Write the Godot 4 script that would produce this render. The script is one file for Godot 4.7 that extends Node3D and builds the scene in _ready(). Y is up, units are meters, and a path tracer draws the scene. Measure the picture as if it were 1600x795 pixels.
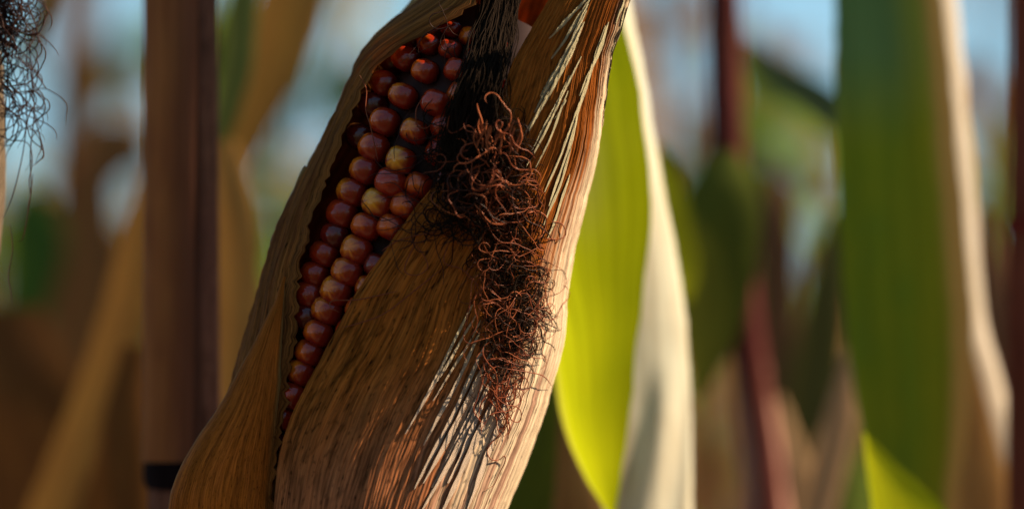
extends Node3D

# One photograph pixel (of 1600 x 795) measures this many metres on the plane in focus.
const PX := 0.00018
const FOCUS := 0.75
const EYE := Vector3(0, 1.05, 0)
const PITCH := 2.5

var view: Basis
var rng := RandomNumberGenerator.new()
var taken := {}
var tex := {}
var M := {}


# ---------------------------------------------------------------- places and curves

func P(x: float, y: float, z: float) -> Vector3:
	var depth := FOCUS - z * PX
	var k := PX * depth / FOCUS
	return EYE + view * Vector3((x - 800.0) * k, (397.5 - y) * k, -depth)


func at(x: float, y: float, behind: float) -> Vector3:
	return P(x, y, -behind / PX)


func key(keys: Array, y: float) -> PackedFloat32Array:
	# smooth curve through rows of [y, a, b, c ...]
	var n := keys.size()
	var i := 0
	while i < n - 2 and y > keys[i + 1][0]:
		i += 1
	var r0: Array = keys[maxi(i - 1, 0)]
	var r1: Array = keys[i]
	var r2: Array = keys[i + 1]
	var r3: Array = keys[mini(i + 2, n - 1)]
	var h: float = r2[0] - r1[0]
	var t := clampf((y - r1[0]) / h, 0.0, 1.0)
	var out := PackedFloat32Array()
	for c in range(1, r1.size()):
		var m1: float = (r2[c] - r0[c]) / maxf(r2[0] - r0[0], 1e-3) * h
		var m2: float = (r3[c] - r1[c]) / maxf(r3[0] - r1[0], 1e-3) * h
		var t2 := t * t
		var t3 := t2 * t
		out.append((2 * t3 - 3 * t2 + 1) * r1[c] + (t3 - 2 * t2 + t) * m1 + (-2 * t3 + 3 * t2) * r2[c] + (t3 - t2) * m2)
	return out


# ---------------------------------------------------------------- things and parts

func numbered(called: String) -> String:
	var n: int = taken.get(called, 0)
	taken[called] = n + 1
	return called if n == 0 else "%s_%03d" % [called, n]


func thing(called: String, label: String, category: String, where: Vector3, group := "") -> Node3D:
	var o := Node3D.new()
	o.name = numbered(called)
	o.position = where
	add_child(o)
	o.set_meta("label", label)
	o.set_meta("category", category)
	if group:
		o.set_meta("group", group)
	return o


func origin_of(n: Node3D) -> Vector3:
	var p := Vector3.ZERO
	var k: Node = n
	while k is Node3D and k != self:
		p += (k as Node3D).position
		k = k.get_parent()
	return p


func part(called: String, mesh: Mesh, mat: Material, parent: Node3D, label := "") -> MeshInstance3D:
	var o := MeshInstance3D.new()
	o.name = called
	o.mesh = mesh
	o.material_override = mat
	o.cast_shadow = GeometryInstance3D.SHADOW_CASTING_SETTING_ON
	parent.add_child(o, true)
	if label:
		o.set_meta("label", label)
	return o


# ---------------------------------------------------------------- meshes

func sheet(nu: int, nv: int, pos: PackedVector3Array, col: PackedColorArray, thick: float, uvk := Vector2(1, 1)) -> ArrayMesh:
	# a thin sheet with two faces and a rim; pos runs row by row (nv rows of nu points)
	var nrm := PackedVector3Array()
	nrm.resize(nu * nv)
	for j in nv:
		for i in nu:
			var a := pos[j * nu + mini(i + 1, nu - 1)] - pos[j * nu + maxi(i - 1, 0)]
			var b := pos[mini(j + 1, nv - 1) * nu + i] - pos[maxi(j - 1, 0) * nu + i]
			var n := b.cross(a)
			nrm[j * nu + i] = n.normalized() if n.length() > 1e-12 else view.z
	var v := PackedVector3Array()
	var nn := PackedVector3Array()
	var cc := PackedColorArray()
	var uv := PackedVector2Array()
	var ix := PackedInt32Array()
	for side in (2 if thick > 0.0 else 1):
		for j in nv:
			for i in nu:
				var k := j * nu + i
				v.append(pos[k] - nrm[k] * (thick * side))
				nn.append(nrm[k] if side == 0 else -nrm[k])
				cc.append(col[k])
				uv.append(Vector2(float(i) / (nu - 1) * uvk.x, float(j) / (nv - 1) * uvk.y))
	var half := nu * nv
	for j in nv - 1:
		for i in nu - 1:
			var a := j * nu + i
			var b := a + 1
			var c := a + nu
			var d := c + 1
			# nrm = down x right ; clockwise seen from the front
			ix.append_array([a, b, c, b, d, c])
			if thick > 0.0:
				ix.append_array([half + a, half + c, half + b, half + b, half + c, half + d])
	if thick <= 0.0:      # a leaf blade: no thicker than paper, seen from both sides
		return pack(v, nn, cc, uv, ix)
	var ring := PackedInt32Array()
	for i in nu:
		ring.append(i)
	for j in range(1, nv):
		ring.append(j * nu + nu - 1)
	for i in range(nu - 2, -1, -1):
		ring.append((nv - 1) * nu + i)
	for j in range(nv - 2, -1, -1):
		ring.append(j * nu)
	for q in ring.size() - 1:
		var a := ring[q]
		var b := ring[q + 1]
		ix.append_array([a, half + a, b, b, half + a, half + b])
	return pack(v, nn, cc, uv, ix)


func pack(v: PackedVector3Array, nn: PackedVector3Array, cc: PackedColorArray, uv: PackedVector2Array, ix: PackedInt32Array) -> ArrayMesh:
	var arr := []
	arr.resize(Mesh.ARRAY_MAX)
	arr[Mesh.ARRAY_VERTEX] = v
	arr[Mesh.ARRAY_NORMAL] = nn
	if cc.size():
		arr[Mesh.ARRAY_COLOR] = cc
	if uv.size():
		arr[Mesh.ARRAY_TEX_UV] = uv
	arr[Mesh.ARRAY_INDEX] = ix
	var m := ArrayMesh.new()
	m.add_surface_from_arrays(Mesh.PRIMITIVE_TRIANGLES, arr)
	return m


class Tubes:
	var v := PackedVector3Array()
	var n := PackedVector3Array()
	var c := PackedColorArray()
	var u := PackedVector2Array()
	var ix := PackedInt32Array()

	func add(pts: PackedVector3Array, radii: PackedFloat32Array, sides: int, color := Color.WHITE, colors := PackedColorArray()) -> void:
		var base := v.size()
		var ref := Vector3(0.31, 0.22, 0.93).normalized()
		var last := pts.size() - 1
		var length := 0.0
		for k in pts.size():
			if k > 0:
				length += pts[k].distance_to(pts[k - 1])
			var t := (pts[mini(k + 1, last)] - pts[maxi(k - 1, 0)]).normalized()
			ref = (ref - t * ref.dot(t))
			ref = ref.normalized() if ref.length() > 1e-4 else t.cross(Vector3.UP).normalized()
			var side := t.cross(ref)
			for s in sides:
				var a := TAU * s / sides
				var d := ref * cos(a) + side * sin(a)
				v.append(pts[k] + d * radii[k])
				n.append(d)
				c.append(colors[k] if colors.size() else color)
				u.append(Vector2(float(s) / sides, length * 20.0))
		for k in last:
			for s in sides:
				var a := base + k * sides + s
				var b := base + k * sides + (s + 1) % sides
				ix.append_array([a, a + sides, b, b, a + sides, b + sides])
		for e in 2:
			var first := base + (last * sides if e else 0)
			for s in range(1, sides - 1):
				if e:
					ix.append_array([first, first + s + 1, first + s])
				else:
					ix.append_array([first, first + s, first + s + 1])


func tubes_mesh(t: Tubes) -> ArrayMesh:
	return pack(t.v, t.n, t.c, t.u, t.ix)


# A leaf whose outline is given at rows of [y, left, right, angle at left, angle at right, bulge, z]:
# each row is an arc of an ellipse seen from the front.
func arc(k: PackedFloat32Array, u: float) -> Vector2:
	var p0 := deg_to_rad(k[2])
	var p1 := deg_to_rad(k[3])
	var a := (k[1] - k[0]) / (sin(p1) - sin(p0))
	var ph := lerpf(p0, p1, u)
	return Vector2(k[0] + a * (sin(ph) - sin(p0)), k[5] + k[4] * cos(ph))


func arc_u(k: PackedFloat32Array, x: float) -> float:
	var p0 := deg_to_rad(k[2])
	var p1 := deg_to_rad(k[3])
	var a := (k[1] - k[0]) / (sin(p1) - sin(p0))
	var s := clampf((x - k[0]) / a + sin(p0), -1.0, 1.0)
	return clampf((asin(s) - p0) / (p1 - p0), 0.0, 1.0)


func leaf_sheet(keys: Array, nu: int, nv: int, thick: float, root: Vector3, color: Callable, relief = null, wobble := 0.0, seed_ := 1) -> ArrayMesh:
	var pos := PackedVector3Array()
	var col := PackedColorArray()
	var y0: float = keys[0][0]
	var y1: float = keys[-1][0]
	var nz := FastNoiseLite.new()
	nz.seed = seed_
	nz.frequency = 0.012
	for j in nv:
		var v := float(j) / (nv - 1)
		var y := lerpf(y0, y1, v)
		var k := key(keys, y)
		if wobble > 0.0:
			k[0] += wobble * (nz.get_noise_2d(y, 10.0) + 0.5 * nz.get_noise_2d(y * 4.0, 50.0))
			k[1] += wobble * (nz.get_noise_2d(y, 90.0) + 0.5 * nz.get_noise_2d(y * 4.0, 150.0))
		for i in nu:
			var u := float(i) / (nu - 1)
			var q := arc(k, u)
			if relief != null:
				q.y += relief.call(u, y, q.x)
			pos.append(P(q.x, y, q.y) - root)
			col.append(color.call(u, y, q.x))
	return sheet(nu, nv, pos, col, thick * PX)


# ---------------------------------------------------------------- textures and materials

func fibre_maps() -> void:
	# fibres that run along a dry leaf (down the texture): tone and relief
	var w := 512
	var h := 1024
	var a := FastNoiseLite.new()
	a.seed = 5
	a.frequency = 1.0
	a.fractal_type = FastNoiseLite.FRACTAL_NONE
	var b := FastNoiseLite.new()
	b.seed = 17
	b.frequency = 1.0
	b.fractal_octaves = 3
	var tone := PackedByteArray()
	tone.resize(w * h)
	var rel := PackedByteArray()
	rel.resize(w * h)
	for y in h:
		for x in w:
			var wav := a.get_noise_2d(x * 0.008, y * 0.006) * 5.0
			var fx := x + wav
			var line := a.get_noise_2d(fx * 0.22, y * 0.0035)
			var fine := a.get_noise_2d(fx * 0.5 + 300.0, y * 0.012)
			var broad := b.get_noise_2d(fx * 0.03, y * 0.002 + 40.0)
			var mott := b.get_noise_2d(x * 0.05 + 90.0, y * 0.02)
			var speck := b.get_noise_2d(x * 0.13, y * 0.045 + 200.0)
			var t := 0.85 + 0.13 * line + 0.22 * fine + 0.16 * broad + 0.10 * mott
			if speck > 0.34:
				t -= (speck - 0.34) * 1.1
			tone[y * w + x] = clampi(int(t * 255.0), 40, 255)
			rel[y * w + x] = clampi(int((0.5 + 0.38 * line + 0.22 * fine + 0.12 * mott) * 255.0), 0, 255)
	var vein := PackedByteArray()
	vein.resize(256 * 256)
	for y in 256:
		for x in 256:
			vein[y * 256 + x] = clampi(int((0.90 + 0.08 * a.get_noise_2d(x * 0.35, y * 0.006) + 0.08 * b.get_noise_2d(x * 0.03, y * 0.006)) * 255.0), 0, 255)
	tex.vein = ImageTexture.create_from_image(Image.create_from_data(256, 256, false, Image.FORMAT_L8, vein))
	tex.tone = ImageTexture.create_from_image(Image.create_from_data(w, h, false, Image.FORMAT_L8, tone))
	tex.relief = ImageTexture.create_from_image(Image.create_from_data(w, h, false, Image.FORMAT_L8, rel))


func leafy(called: String, rough: float, through: Color, bump: float, uvs := Vector3(1, 1, 1)) -> StandardMaterial3D:
	var m := StandardMaterial3D.new()
	m.resource_name = called
	m.vertex_color_use_as_albedo = true
	m.albedo_texture = tex.tone
	m.uv1_scale = uvs
	m.roughness = rough
	m.metallic_specular = 0.12
	m.cull_mode = BaseMaterial3D.CULL_DISABLED
	if bump > 0.0:
		m.heightmap_enabled = true
		m.heightmap_texture = tex.relief
		m.heightmap_scale = bump
	if through != Color.BLACK:
		m.backlight_enabled = true
		m.backlight = through
	M[called] = m
	return m


func plain(called: String, c: Color, rough: float, vertex := false) -> StandardMaterial3D:
	var m := StandardMaterial3D.new()
	m.resource_name = called
	m.albedo_color = c.linear_to_srgb()
	m.roughness = rough
	m.vertex_color_use_as_albedo = vertex
	M[called] = m
	return m


func materials() -> void:
	fibre_maps()
	leafy("husk", 0.62, Color(0.35, 0.3, 0.2).linear_to_srgb(), 0.02)
	leafy("husk_smooth", 0.55, Color(0.3, 0.22, 0.1).linear_to_srgb(), 0.012)
	leafy("husk_back", 0.7, Color(0.9, 0.8, 0.6).linear_to_srgb(), 0.02)
	leafy("green_leaf", 0.5, Color(1.0, 1.0, 1.0), 0.02, Vector3(0.3, 0.6, 1))
	leafy("dry_leaf", 0.65, Color(0.8, 0.75, 0.6).linear_to_srgb(), 0.02, Vector3(0.4, 0.6, 1))
	leafy("dull_leaf", 0.7, Color(0.45, 0.4, 0.3).linear_to_srgb(), 0.02, Vector3(0.4, 0.6, 1))
	for q in ["green_leaf", "dry_leaf", "dull_leaf"]:
		M[q].albedo_texture = tex.vein
		M[q].heightmap_enabled = false
		M[q].uv1_scale = Vector3(1, 1, 1)
	leafy("stalk", 0.8, Color.BLACK, 0.02, Vector3(1, 0.3, 1))
	var k := plain("kernel", Color(0.93, 0.76, 0.60), 0.25, true)
	k.metallic_specular = 0.1
	k.clearcoat_enabled = true
	k.clearcoat = 0.8
	k.clearcoat_roughness = 0.04
	plain("cob", Color(0.035, 0.010, 0.008), 0.9)
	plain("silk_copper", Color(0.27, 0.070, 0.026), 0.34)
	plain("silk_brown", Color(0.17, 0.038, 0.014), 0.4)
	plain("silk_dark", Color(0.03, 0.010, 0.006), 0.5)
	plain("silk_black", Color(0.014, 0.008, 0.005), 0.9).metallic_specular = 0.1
	for q in ["silk_copper", "silk_brown", "silk_dark"]:
		M[q].metallic_specular = 0.22


# ---------------------------------------------------------------- the ear in the middle

func axis_x(y: float) -> float:
	return 670.0 - 0.425 * (y - 300.0)


const FRONT := [
	# y, left, right, angle left, angle right, bulge, z
	[-90.0, 905.0, 1018.0, -14.0, 72.0, 40.0, 112.0],
	[0.0, 857.0, 985.0, -14.0, 74.0, 44.0, 122.0],
	[45.0, 830.0, 970.0, -14.0, 78.0, 52.0, 118.0],
	[85.0, 808.0, 957.0, -14.0, 82.0, 62.0, 110.0],
	[150.0, 781.0, 946.0, -14.0, 88.0, 88.0, 86.0],
	[220.0, 740.0, 938.0, -14.0, 93.0, 125.0, 48.0],
	[275.0, 692.0, 927.0, -16.0, 95.0, 162.0, 10.0],
	[325.0, 648.0, 914.0, -14.0, 95.0, 168.0, 4.0],
	[390.0, 602.0, 899.0, -14.0, 95.0, 170.0, 0.0],
	[450.0, 561.0, 888.0, -14.0, 95.0, 172.0, 0.0],
	[525.0, 520.0, 882.0, -15.0, 95.0, 174.0, 0.0],
	[610.0, 474.0, 862.0, -18.0, 94.0, 178.0, 0.0],
	[660.0, 450.0, 846.0, -22.0, 94.0, 182.0, 0.0],
	[720.0, 434.0, 824.0, -28.0, 93.0, 187.0, 0.0],
	[795.0, 428.0, 792.0, -32.0, 93.0, 194.0, 0.0],
	[900.0, 425.0, 745.0, -38.0, 92.0, 198.0, -2.0],
	[1060.0, 430.0, 670.0, -50.0, 90.0, 150.0, -10.0],
]


var grain := FastNoiseLite.new()


func front_relief(u: float, y: float, _x: float) -> float:
	# ribs and slow swells of the front leaf, in photo pixels
	var s := u * 430.0 + grain.get_noise_2d(u * 4.0, y * 0.004) * 6.0
	var rib := grain.get_noise_2d(s * 0.115, y * 0.0022)
	var rib2 := grain.get_noise_2d(s * 0.26 + 50.0, y * 0.004 + 7.0)
	var broad := grain.get_noise_2d(s * 0.022, y * 0.0035 + 70.0)
	var calm := 1.0 - 0.7 * smoothstep(0.72, 0.9, u) * smoothstep(420.0, 620.0, y)
	return (0.9 * rib + 0.65 * rib2) * calm + lerpf(1.0, 2.4, smoothstep(150.0, 380.0, y)) * broad


func front_z(x: float, y: float) -> float:
	var k := key(FRONT, clampf(y, -90.0, 1060.0))
	return arc(k, arc_u(k, x)).y


func build_ear() -> void:
	var base := P(545, 1100, -10)
	var ear := thing("maize_ear", "large dry maize ear in sharp focus with red kernels, split brown husk and rust silk", "maize ear", base)
	grain.seed = 3
	grain.frequency = 1.0
	grain.fractal_type = FastNoiseLite.FRACTAL_NONE
	var nz := FastNoiseLite.new()
	nz.seed = 3
	nz.frequency = 1.0
	nz.fractal_type = FastNoiseLite.FRACTAL_NONE

	# cob core
	var t := Tubes.new()
	var pts := PackedVector3Array()
	var rad := PackedFloat32Array()
	for j in 30:
		var y := lerpf(25.0, 900.0, j / 29.0)
		pts.append(P(axis_x(y), y, 0) - base)
		rad.append(cob_r(y) * 0.86 * PX)
	t.add(pts, rad, 24)
	part("cob", tubes_mesh(t), M.cob, ear)

	build_kernels(ear, base)
	build_husk(ear, base, nz)
	build_silk(ear, base)

	# the shank that carries the ear
	t = Tubes.new()
	pts = PackedVector3Array()
	rad = PackedFloat32Array()
	for j in 14:
		var q := j / 13.0
		pts.append(P(lerpf(555, 335, q), lerpf(1030, 1380, q) , lerpf(0, -330, q * q)) - base)
		rad.append(lerpf(62, 36, q) * PX)
	t.add(pts, rad, 14, Color(0.3, 0.2, 0.08))
	part("shank", tubes_mesh(t), M.stalk, ear)


func cob_r(y: float) -> float:
	# radius out to the middle of the kernels, in photo pixels
	return 140.0 * smoothstep(-45.0, 190.0, y) ** 0.55


func kernel_mesh(variant: int) -> ArrayMesh:
	var r := RandomNumberGenerator.new()
	r.seed = 40 + variant
	var nz := FastNoiseLite.new()
	nz.seed = 70 + variant
	nz.frequency = 1.0
	var v := PackedVector3Array()
	var n := PackedVector3Array()
	var c := PackedColorArray()
	var ix := PackedInt32Array()
	var rings := 13
	var segs := 20
	var amber: Color = [Color(0.70, 0.22, 0.016), Color(0.62, 0.13, 0.010), Color(0.76, 0.34, 0.03), Color(0.40, 0.045, 0.008), Color(0.60, 0.16, 0.012), Color(0.22, 0.02, 0.008)][variant]
	var red := Color(0.24, 0.02, 0.008) if variant != 5 else Color(0.10, 0.012, 0.01)
	var dark := Color(0.05, 0.005, 0.006)
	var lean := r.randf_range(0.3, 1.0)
	for j in rings + 1:
		var th := PI * j / rings
		for i in segs:
			var ph := TAU * i / segs
			var d := Vector3(sin(th) * cos(ph), sin(th) * sin(ph), cos(th))
			# rounded block: wider than a ball round its waist, domed on top
			var sq := pow(pow(absf(cos(ph)), 3.2) + pow(absf(sin(ph)), 3.2), -1.0 / 3.2)
			var w := lerpf(1.0, sq, 0.8 * sin(th))
			var p := Vector3(d.x * w, d.y * w, d.z)
			p *= 1.0 + 0.035 * nz.get_noise_3d(d.x * 1.6, d.y * 1.6, d.z * 1.6)
			# a slight dent at the crown
			p.z -= 0.05 * exp(-(th * th) / 0.07)
			v.append(p)
			# skin colour with light from the left painted in: amber crown, red streaks that run down the flanks, dark foot
			var streak := nz.get_noise_2d(ph * 1.3 + 20.0, 3.0) * 0.35 + nz.get_noise_2d(cos(ph) * 5.0, sin(ph) * 4.0 + 9.0) * 0.5
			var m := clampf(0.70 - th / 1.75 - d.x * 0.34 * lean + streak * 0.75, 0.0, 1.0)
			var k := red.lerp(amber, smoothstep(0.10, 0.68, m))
			k = k.lerp(dark, smoothstep(1.0, 1.9, th + streak * 0.3))
			c.append(k)
	for j in rings + 1:
		for i in segs:
			var a := v[j * segs + (i + 1) % segs] - v[j * segs + (i + segs - 1) % segs]
			var b := v[mini(j + 1, rings) * segs + i] - v[maxi(j - 1, 0) * segs + i]
			var q := b.cross(a)
			n.append(q.normalized() if q.length() > 1e-6 else Vector3(0, 0, 1 if j == 0 else -1))
	for j in rings:
		for i in segs:
			var a := j * segs + i
			var b := j * segs + (i + 1) % segs
			ix.append_array([a, b, a + segs, b, b + segs, a + segs])
	# outward normals
	for k in v.size():
		if n[k].dot(v[k]) < 0.0:
			n[k] = -n[k]
	return pack(v, n, c, PackedVector2Array(), ix)


func build_kernels(ear: Node3D, base: Vector3) -> void:
	var meshes := []
	for k in 6:
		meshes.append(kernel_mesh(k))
	# seen in the photograph: x, y, variant
	var seen := [
		[671, 70, 0], [635, 93, 1], [665, 112, 1], [714, 110, 3], [601, 131, 0], [631, 151, 4], [682, 162, 3], [603, 191, 1], [648, 206, 0], [563, 214, 5],
		[586, 232, 1], [627, 251, 2], [571, 267, 4], [612, 286, 3], [655, 290, 1], [552, 301, 0], [591, 318, 2], [536, 335, 3], [573, 355, 1], [524, 369, 5],
		[558, 391, 0], [509, 398, 3], [543, 425, 4], [494, 430, 3], [526, 455, 0], [484, 463, 3], [512, 486, 4], [478, 496, 5], [498, 521, 1], [484, 551, 1],
		[470, 583, 4], [457, 619, 3], [697, 200, 3], [690, 240, 3], [634, 322, 1], [612, 356, 1], [704, 78, 3], [742, 92, 5], [735, 58, 4], [706, 46, 3], [646, 62, 3], [612, 98, 5], [584, 165, 5], [752, 130, 3], [722, 150, 1],
	]
	var placed := []
	for s in seen:
		place_kernel(ear, base, meshes, s[0], s[1], s[2], 1.0)
		placed.append(Vector2(s[0], s[1]))
	# the rest of the rows, behind husk and silk or in the dark of the left flank
	var ax := Vector2(-0.391, 0.920)
	var side := Vector2(0.920, 0.391)
	for row in range(-7, 10):
		var deg := 8.0 - row * 19.5
		for j in 24:
			var tt := -250.0 + j * 37.0 + (18.0 if row % 2 else 0.0)
			var centre := Vector2(670, 300) + ax * tt
			var r := cob_r(centre.y)
			if r < 45.0:
				continue
			var p := centre + side * r * sin(deg_to_rad(deg))
			var clear := true
			if absf(deg) < 88.0:
				for q in placed:
					if p.distance_to(q) < (32.0 if deg > -60.0 else 20.0):
						clear = false
			if not clear or p.y > 720.0 or deg < -62.0 or deg > 60.0:
				continue
			if deg > 20.0 and p.y > 330.0 and j % 2:
				continue
			place_kernel(ear, base, meshes, p.x, p.y, [3, 5, 4, 1][(row * 7 + j) & 3], 0.92, deg)
			placed.append(p)


func place_kernel(ear: Node3D, base: Vector3, meshes: Array, x: float, y: float, variant: int, size: float, deg := 999.0) -> void:
	var ax := Vector2(-0.391, 0.920)
	var side := Vector2(0.920, 0.391)
	var rel := Vector2(x - 670.0, y - 300.0)
	var along := rel.dot(ax)
	var r := cob_r(300.0 + along * 0.920)
	var a := deg_to_rad(deg) if deg < 900.0 else asin(clampf(rel.dot(side) / r, -0.985, 0.985))
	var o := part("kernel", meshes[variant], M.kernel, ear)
	var up_axis := (view * Vector3(0.391, 0.920, 0)).normalized()
	var right := (view * Vector3(0.920, -0.391, 0)).normalized()
	var out := (view.z * cos(a) + right * sin(a)).normalized()
	out = (out + up_axis * rng.randf_range(-0.06, 0.2)).normalized()
	var round_ := up_axis.cross(out).normalized()
	var ax3 := out.cross(round_)
	var taper := clampf(r / 140.0, 0.72, 1.0) * size
	var grow := rng.randf_range(0.93, 1.06) * taper
	o.position = P(x, y, r * cos(a) + rng.randf_range(-3, 3)) - base
	o.basis = Basis(round_ * 25.0 * PX * grow, ax3 * 21.8 * PX * grow * rng.randf_range(0.95, 1.05), out * 27.0 * PX * grow)


func build_husk(ear: Node3D, base: Vector3, nz: FastNoiseLite) -> void:
	# the broad leaf across the front
	var color := func(u: float, y: float, x: float) -> Color:
		var olive := Color(0.42, 0.124, 0.020)
		var rust := Color(0.36, 0.095, 0.016)
		var mauve := Color(0.46, 0.155, 0.06)
		var sunlit_straw := Color(0.80, 0.57, 0.37)
		var s := u * 430.0
		var c := olive
		c = c.lerp(mauve, smoothstep(540.0, 760.0, y + (x - 600.0) * 0.5))
		c = c.lerp(rust, smoothstep(0.30, 0.62, u) * (1.0 - smoothstep(330.0, 520.0, y)))
		var band := nz.get_noise_2d(s * 0.05, y * 0.0016 + 20.0)
		var fringe := u + 0.10 * band
		var edge := lerpf(0.66, 0.52, smoothstep(380.0, 700.0, y))
		edge = lerpf(0.80, edge, smoothstep(40.0, 330.0, y))
		c = c.lerp(sunlit_straw, smoothstep(edge - 0.06, edge + 0.14, fringe))  # sunlit right side painted in as a pale tone
		# wine stains along the fibres of the pale side
		var wine := smoothstep(0.15, 0.55, nz.get_noise_2d(s * 0.085 + 400.0, y * 0.002))
		c = c.lerp(Color(0.36, 0.15, 0.10), 0.75 * wine * smoothstep(edge - 0.1, edge + 0.1, fringe) * (1.0 - smoothstep(0.80, 0.92, u)))
		# weathered streaks and mildew
		var streak := nz.get_noise_2d(s * 0.16 + 90.0, y * 0.006)
		c = c * (1.0 + 0.2 * streak)
		var spot := smoothstep(0.42, 0.7, nz.get_noise_2d(s * 0.09 + y * 0.02, y * 0.022 + 300.0)) * (1.0 - smoothstep(0.5, 0.7, u))
		c = c * (1.0 - 0.4 * spot)
		# old cracks and mould stains
		for q in [[600.0, 492.0, 492.0, 640.0, 3.4], [706.0, 400.0, 640.0, 500.0, 2.0], [560.0, 560.0, 530.0, 640.0, 2.2], [690.0, 560.0, 600.0, 720.0, 2.0]]:
			var t := clampf((y - q[1]) / (q[3] - q[1]), 0.0, 1.0)
			var dx: float = x - lerpf(q[0], q[2], t) + nz.get_noise_1d(y * 0.04 + q[0]) * 7.0
			var dy: float = maxf(maxf(q[1] - y, y - q[3]), 0.0)
			c = c * (1.0 - 0.6 * sin(PI * clampf(t * 0.9 + 0.08, 0.0, 1.0)) * exp(-(dx * dx) / (2.0 * q[4] * q[4]) - dy * 0.2))
		for q in [[546.0, 512.0, 8.0], [596.0, 516.0, 6.0], [618.0, 462.0, 5.0], [655.0, 540.0, 6.0], [574.0, 590.0, 5.0], [520.0, 700.0, 6.0]]:
			var d := Vector2((x - q[0]) + (y - q[1]) * 0.5, (y - q[1]) * 0.55).length() + nz.get_noise_2d(x * 0.15, y * 0.1) * 5.0
			c = c * (1.0 - 0.5 * smoothstep(q[2], q[2] * 0.2, d))
		c.a = 1.0
		return c
	part("husk_leaf", leaf_sheet(FRONT, 400, 170, 2.0, base, color, front_relief, 2.0, 12), M.husk, ear, "broad ribbed husk leaf across the front of the ear")

	# the leaf that cups the cob from behind: its left rim stands in front of the kernels
	var rim := [
		# y, outer, inner, half width, depth
		[-110.0, 745.0, 800.0, 95.0, 80.0],
		[-30.0, 690.0, 770.0, 112.0, 95.0],
		[0.0, 655.0, 748.0, 126.0, 105.0],
		[20.0, 627.0, 722.0, 138.0, 112.0],
		[55.0, 585.0, 660.0, 152.0, 125.0],
		[85.0, 562.0, 614.0, 162.0, 132.0],
		[120.0, 546.0, 580.0, 168.0, 140.0],
		[161.0, 529.0, 558.0, 172.0, 145.0],
		[221.0, 499.0, 532.0, 178.0, 150.0],
		[292.0, 462.0, 506.0, 182.0, 150.0],
		[352.0, 432.0, 487.0, 184.0, 150.0],
		[423.0, 411.0, 470.0, 184.0, 150.0],
		[479.0, 395.0, 464.0, 184.0, 150.0],
		[535.0, 378.0, 458.0, 184.0, 150.0],
		[640.0, 350.0, 444.0, 180.0, 150.0],
		[795.0, 318.0, 428.0, 170.0, 140.0],
		[1060.0, 420.0, 500.0, 110.0, 110.0],
	]
	var pos := PackedVector3Array()
	var col := PackedColorArray()
	var nu := 170
	var nv := 150
	for j in nv:
		var y := lerpf(-110.0, 1060.0, float(j) / (nv - 1))
		var k := key(rim, y)
		var jag := nz.get_noise_2d(y * 0.05, 5.0) * 6.0 + nz.get_noise_2d(y * 0.15, 15.0) * 4.0
		var a := k[2]
		var xc := k[0] + a
		var ph0 := asin(clampf((k[1] - xc) / a, -0.98, 0.9))
		for i in nu:
			var u := float(i) / (nu - 1)
			var uu := u * u * 0.6 + u * 0.4
			var ph := lerpf(ph0, -deg_to_rad(262.0), uu) + jag / a * 1.3 * exp(-uu * 26.0)
			var s := u * 300.0
			var wob := 0.7 * nz.get_noise_2d(s * 0.12, y * 0.003) + 3.0 * nz.get_noise_2d(s * 0.03, y * 0.006 + 9.0)
			var rr := 1.0 + wob / a
			if ph < -deg_to_rad(80.0):
				rr = 1.0 + (nz.get_noise_2d(y * 0.04, 77.0) * 2.0) / a
			pos.append(P(xc + a * rr * sin(ph), y, k[3] * 1.16 * rr * cos(ph) - 6.0) - base)
			var c := Color(0.38, 0.132, 0.030).lerp(Color(0.27, 0.085, 0.02), smoothstep(0.0, 0.6, nz.get_noise_2d(s * 0.06, y * 0.004 + 30.0)))
			c = c.lerp(Color(0.42, 0.12, 0.02), (1.0 - smoothstep(20.0, 110.0, y)) * smoothstep(0.3, 0.6, u))  # backlit orange glow painted into the top of the back
			c = c * (1.0 + 0.3 * nz.get_noise_2d(s * 0.2, y * 0.008))
			c.a = 1.0
			col.append(c)
	part("husk_leaf", sheet(nu, nv, pos, col, 1.2 * PX), M.husk_back, ear, "cupped husk leaf round the back and left of the cob")

	# an inner leaf added unseen under the broad one, to stop sun passing behind it
	var inner := []
	for q in [170.0, 230.0, 300.0, 500.0, 750.0, 1000.0]:
		var w := 156.0 if q > 100.0 else 120.0
		inner.append([q, axis_x(q) + w * sin(deg_to_rad(22.0)), axis_x(q) + w * 0.96, 22.0, 106.0, w, -2.0])
	part("husk_leaf", leaf_sheet(inner, 40, 60, 2.0, base, func(u: float, y: float, x: float) -> Color: return Color(0.40, 0.24, 0.09), null, 3.0, 44), M.husk_smooth, ear, "added inner husk leaf round the right of the cob, blocks the sun")

	# the smooth leaf curled over at the lower left
	var curl := [
		[432.0, 442.0, 447.0, -60.0, 60.0, 3.0, 122.0],
		[470.0, 428.0, 443.0, -62.0, 62.0, 10.0, 126.0],
		[520.0, 403.0, 441.0, -66.0, 64.0, 18.0, 128.0],
		[580.0, 371.0, 439.0, -70.0, 66.0, 30.0, 126.0],
		[640.0, 338.0, 437.0, -74.0, 68.0, 42.0, 122.0],
		[690.0, 303.0, 435.0, -77.0, 70.0, 52.0, 116.0],
		[750.0, 272.0, 432.0, -80.0, 72.0, 60.0, 110.0],
		[795.0, 262.0, 430.0, -82.0, 72.0, 64.0, 106.0],
		[900.0, 262.0, 440.0, -84.0, 74.0, 66.0, 90.0],
		[1080.0, 380.0, 540.0, -86.0, 80.0, 70.0, 20.0],
	]
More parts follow.
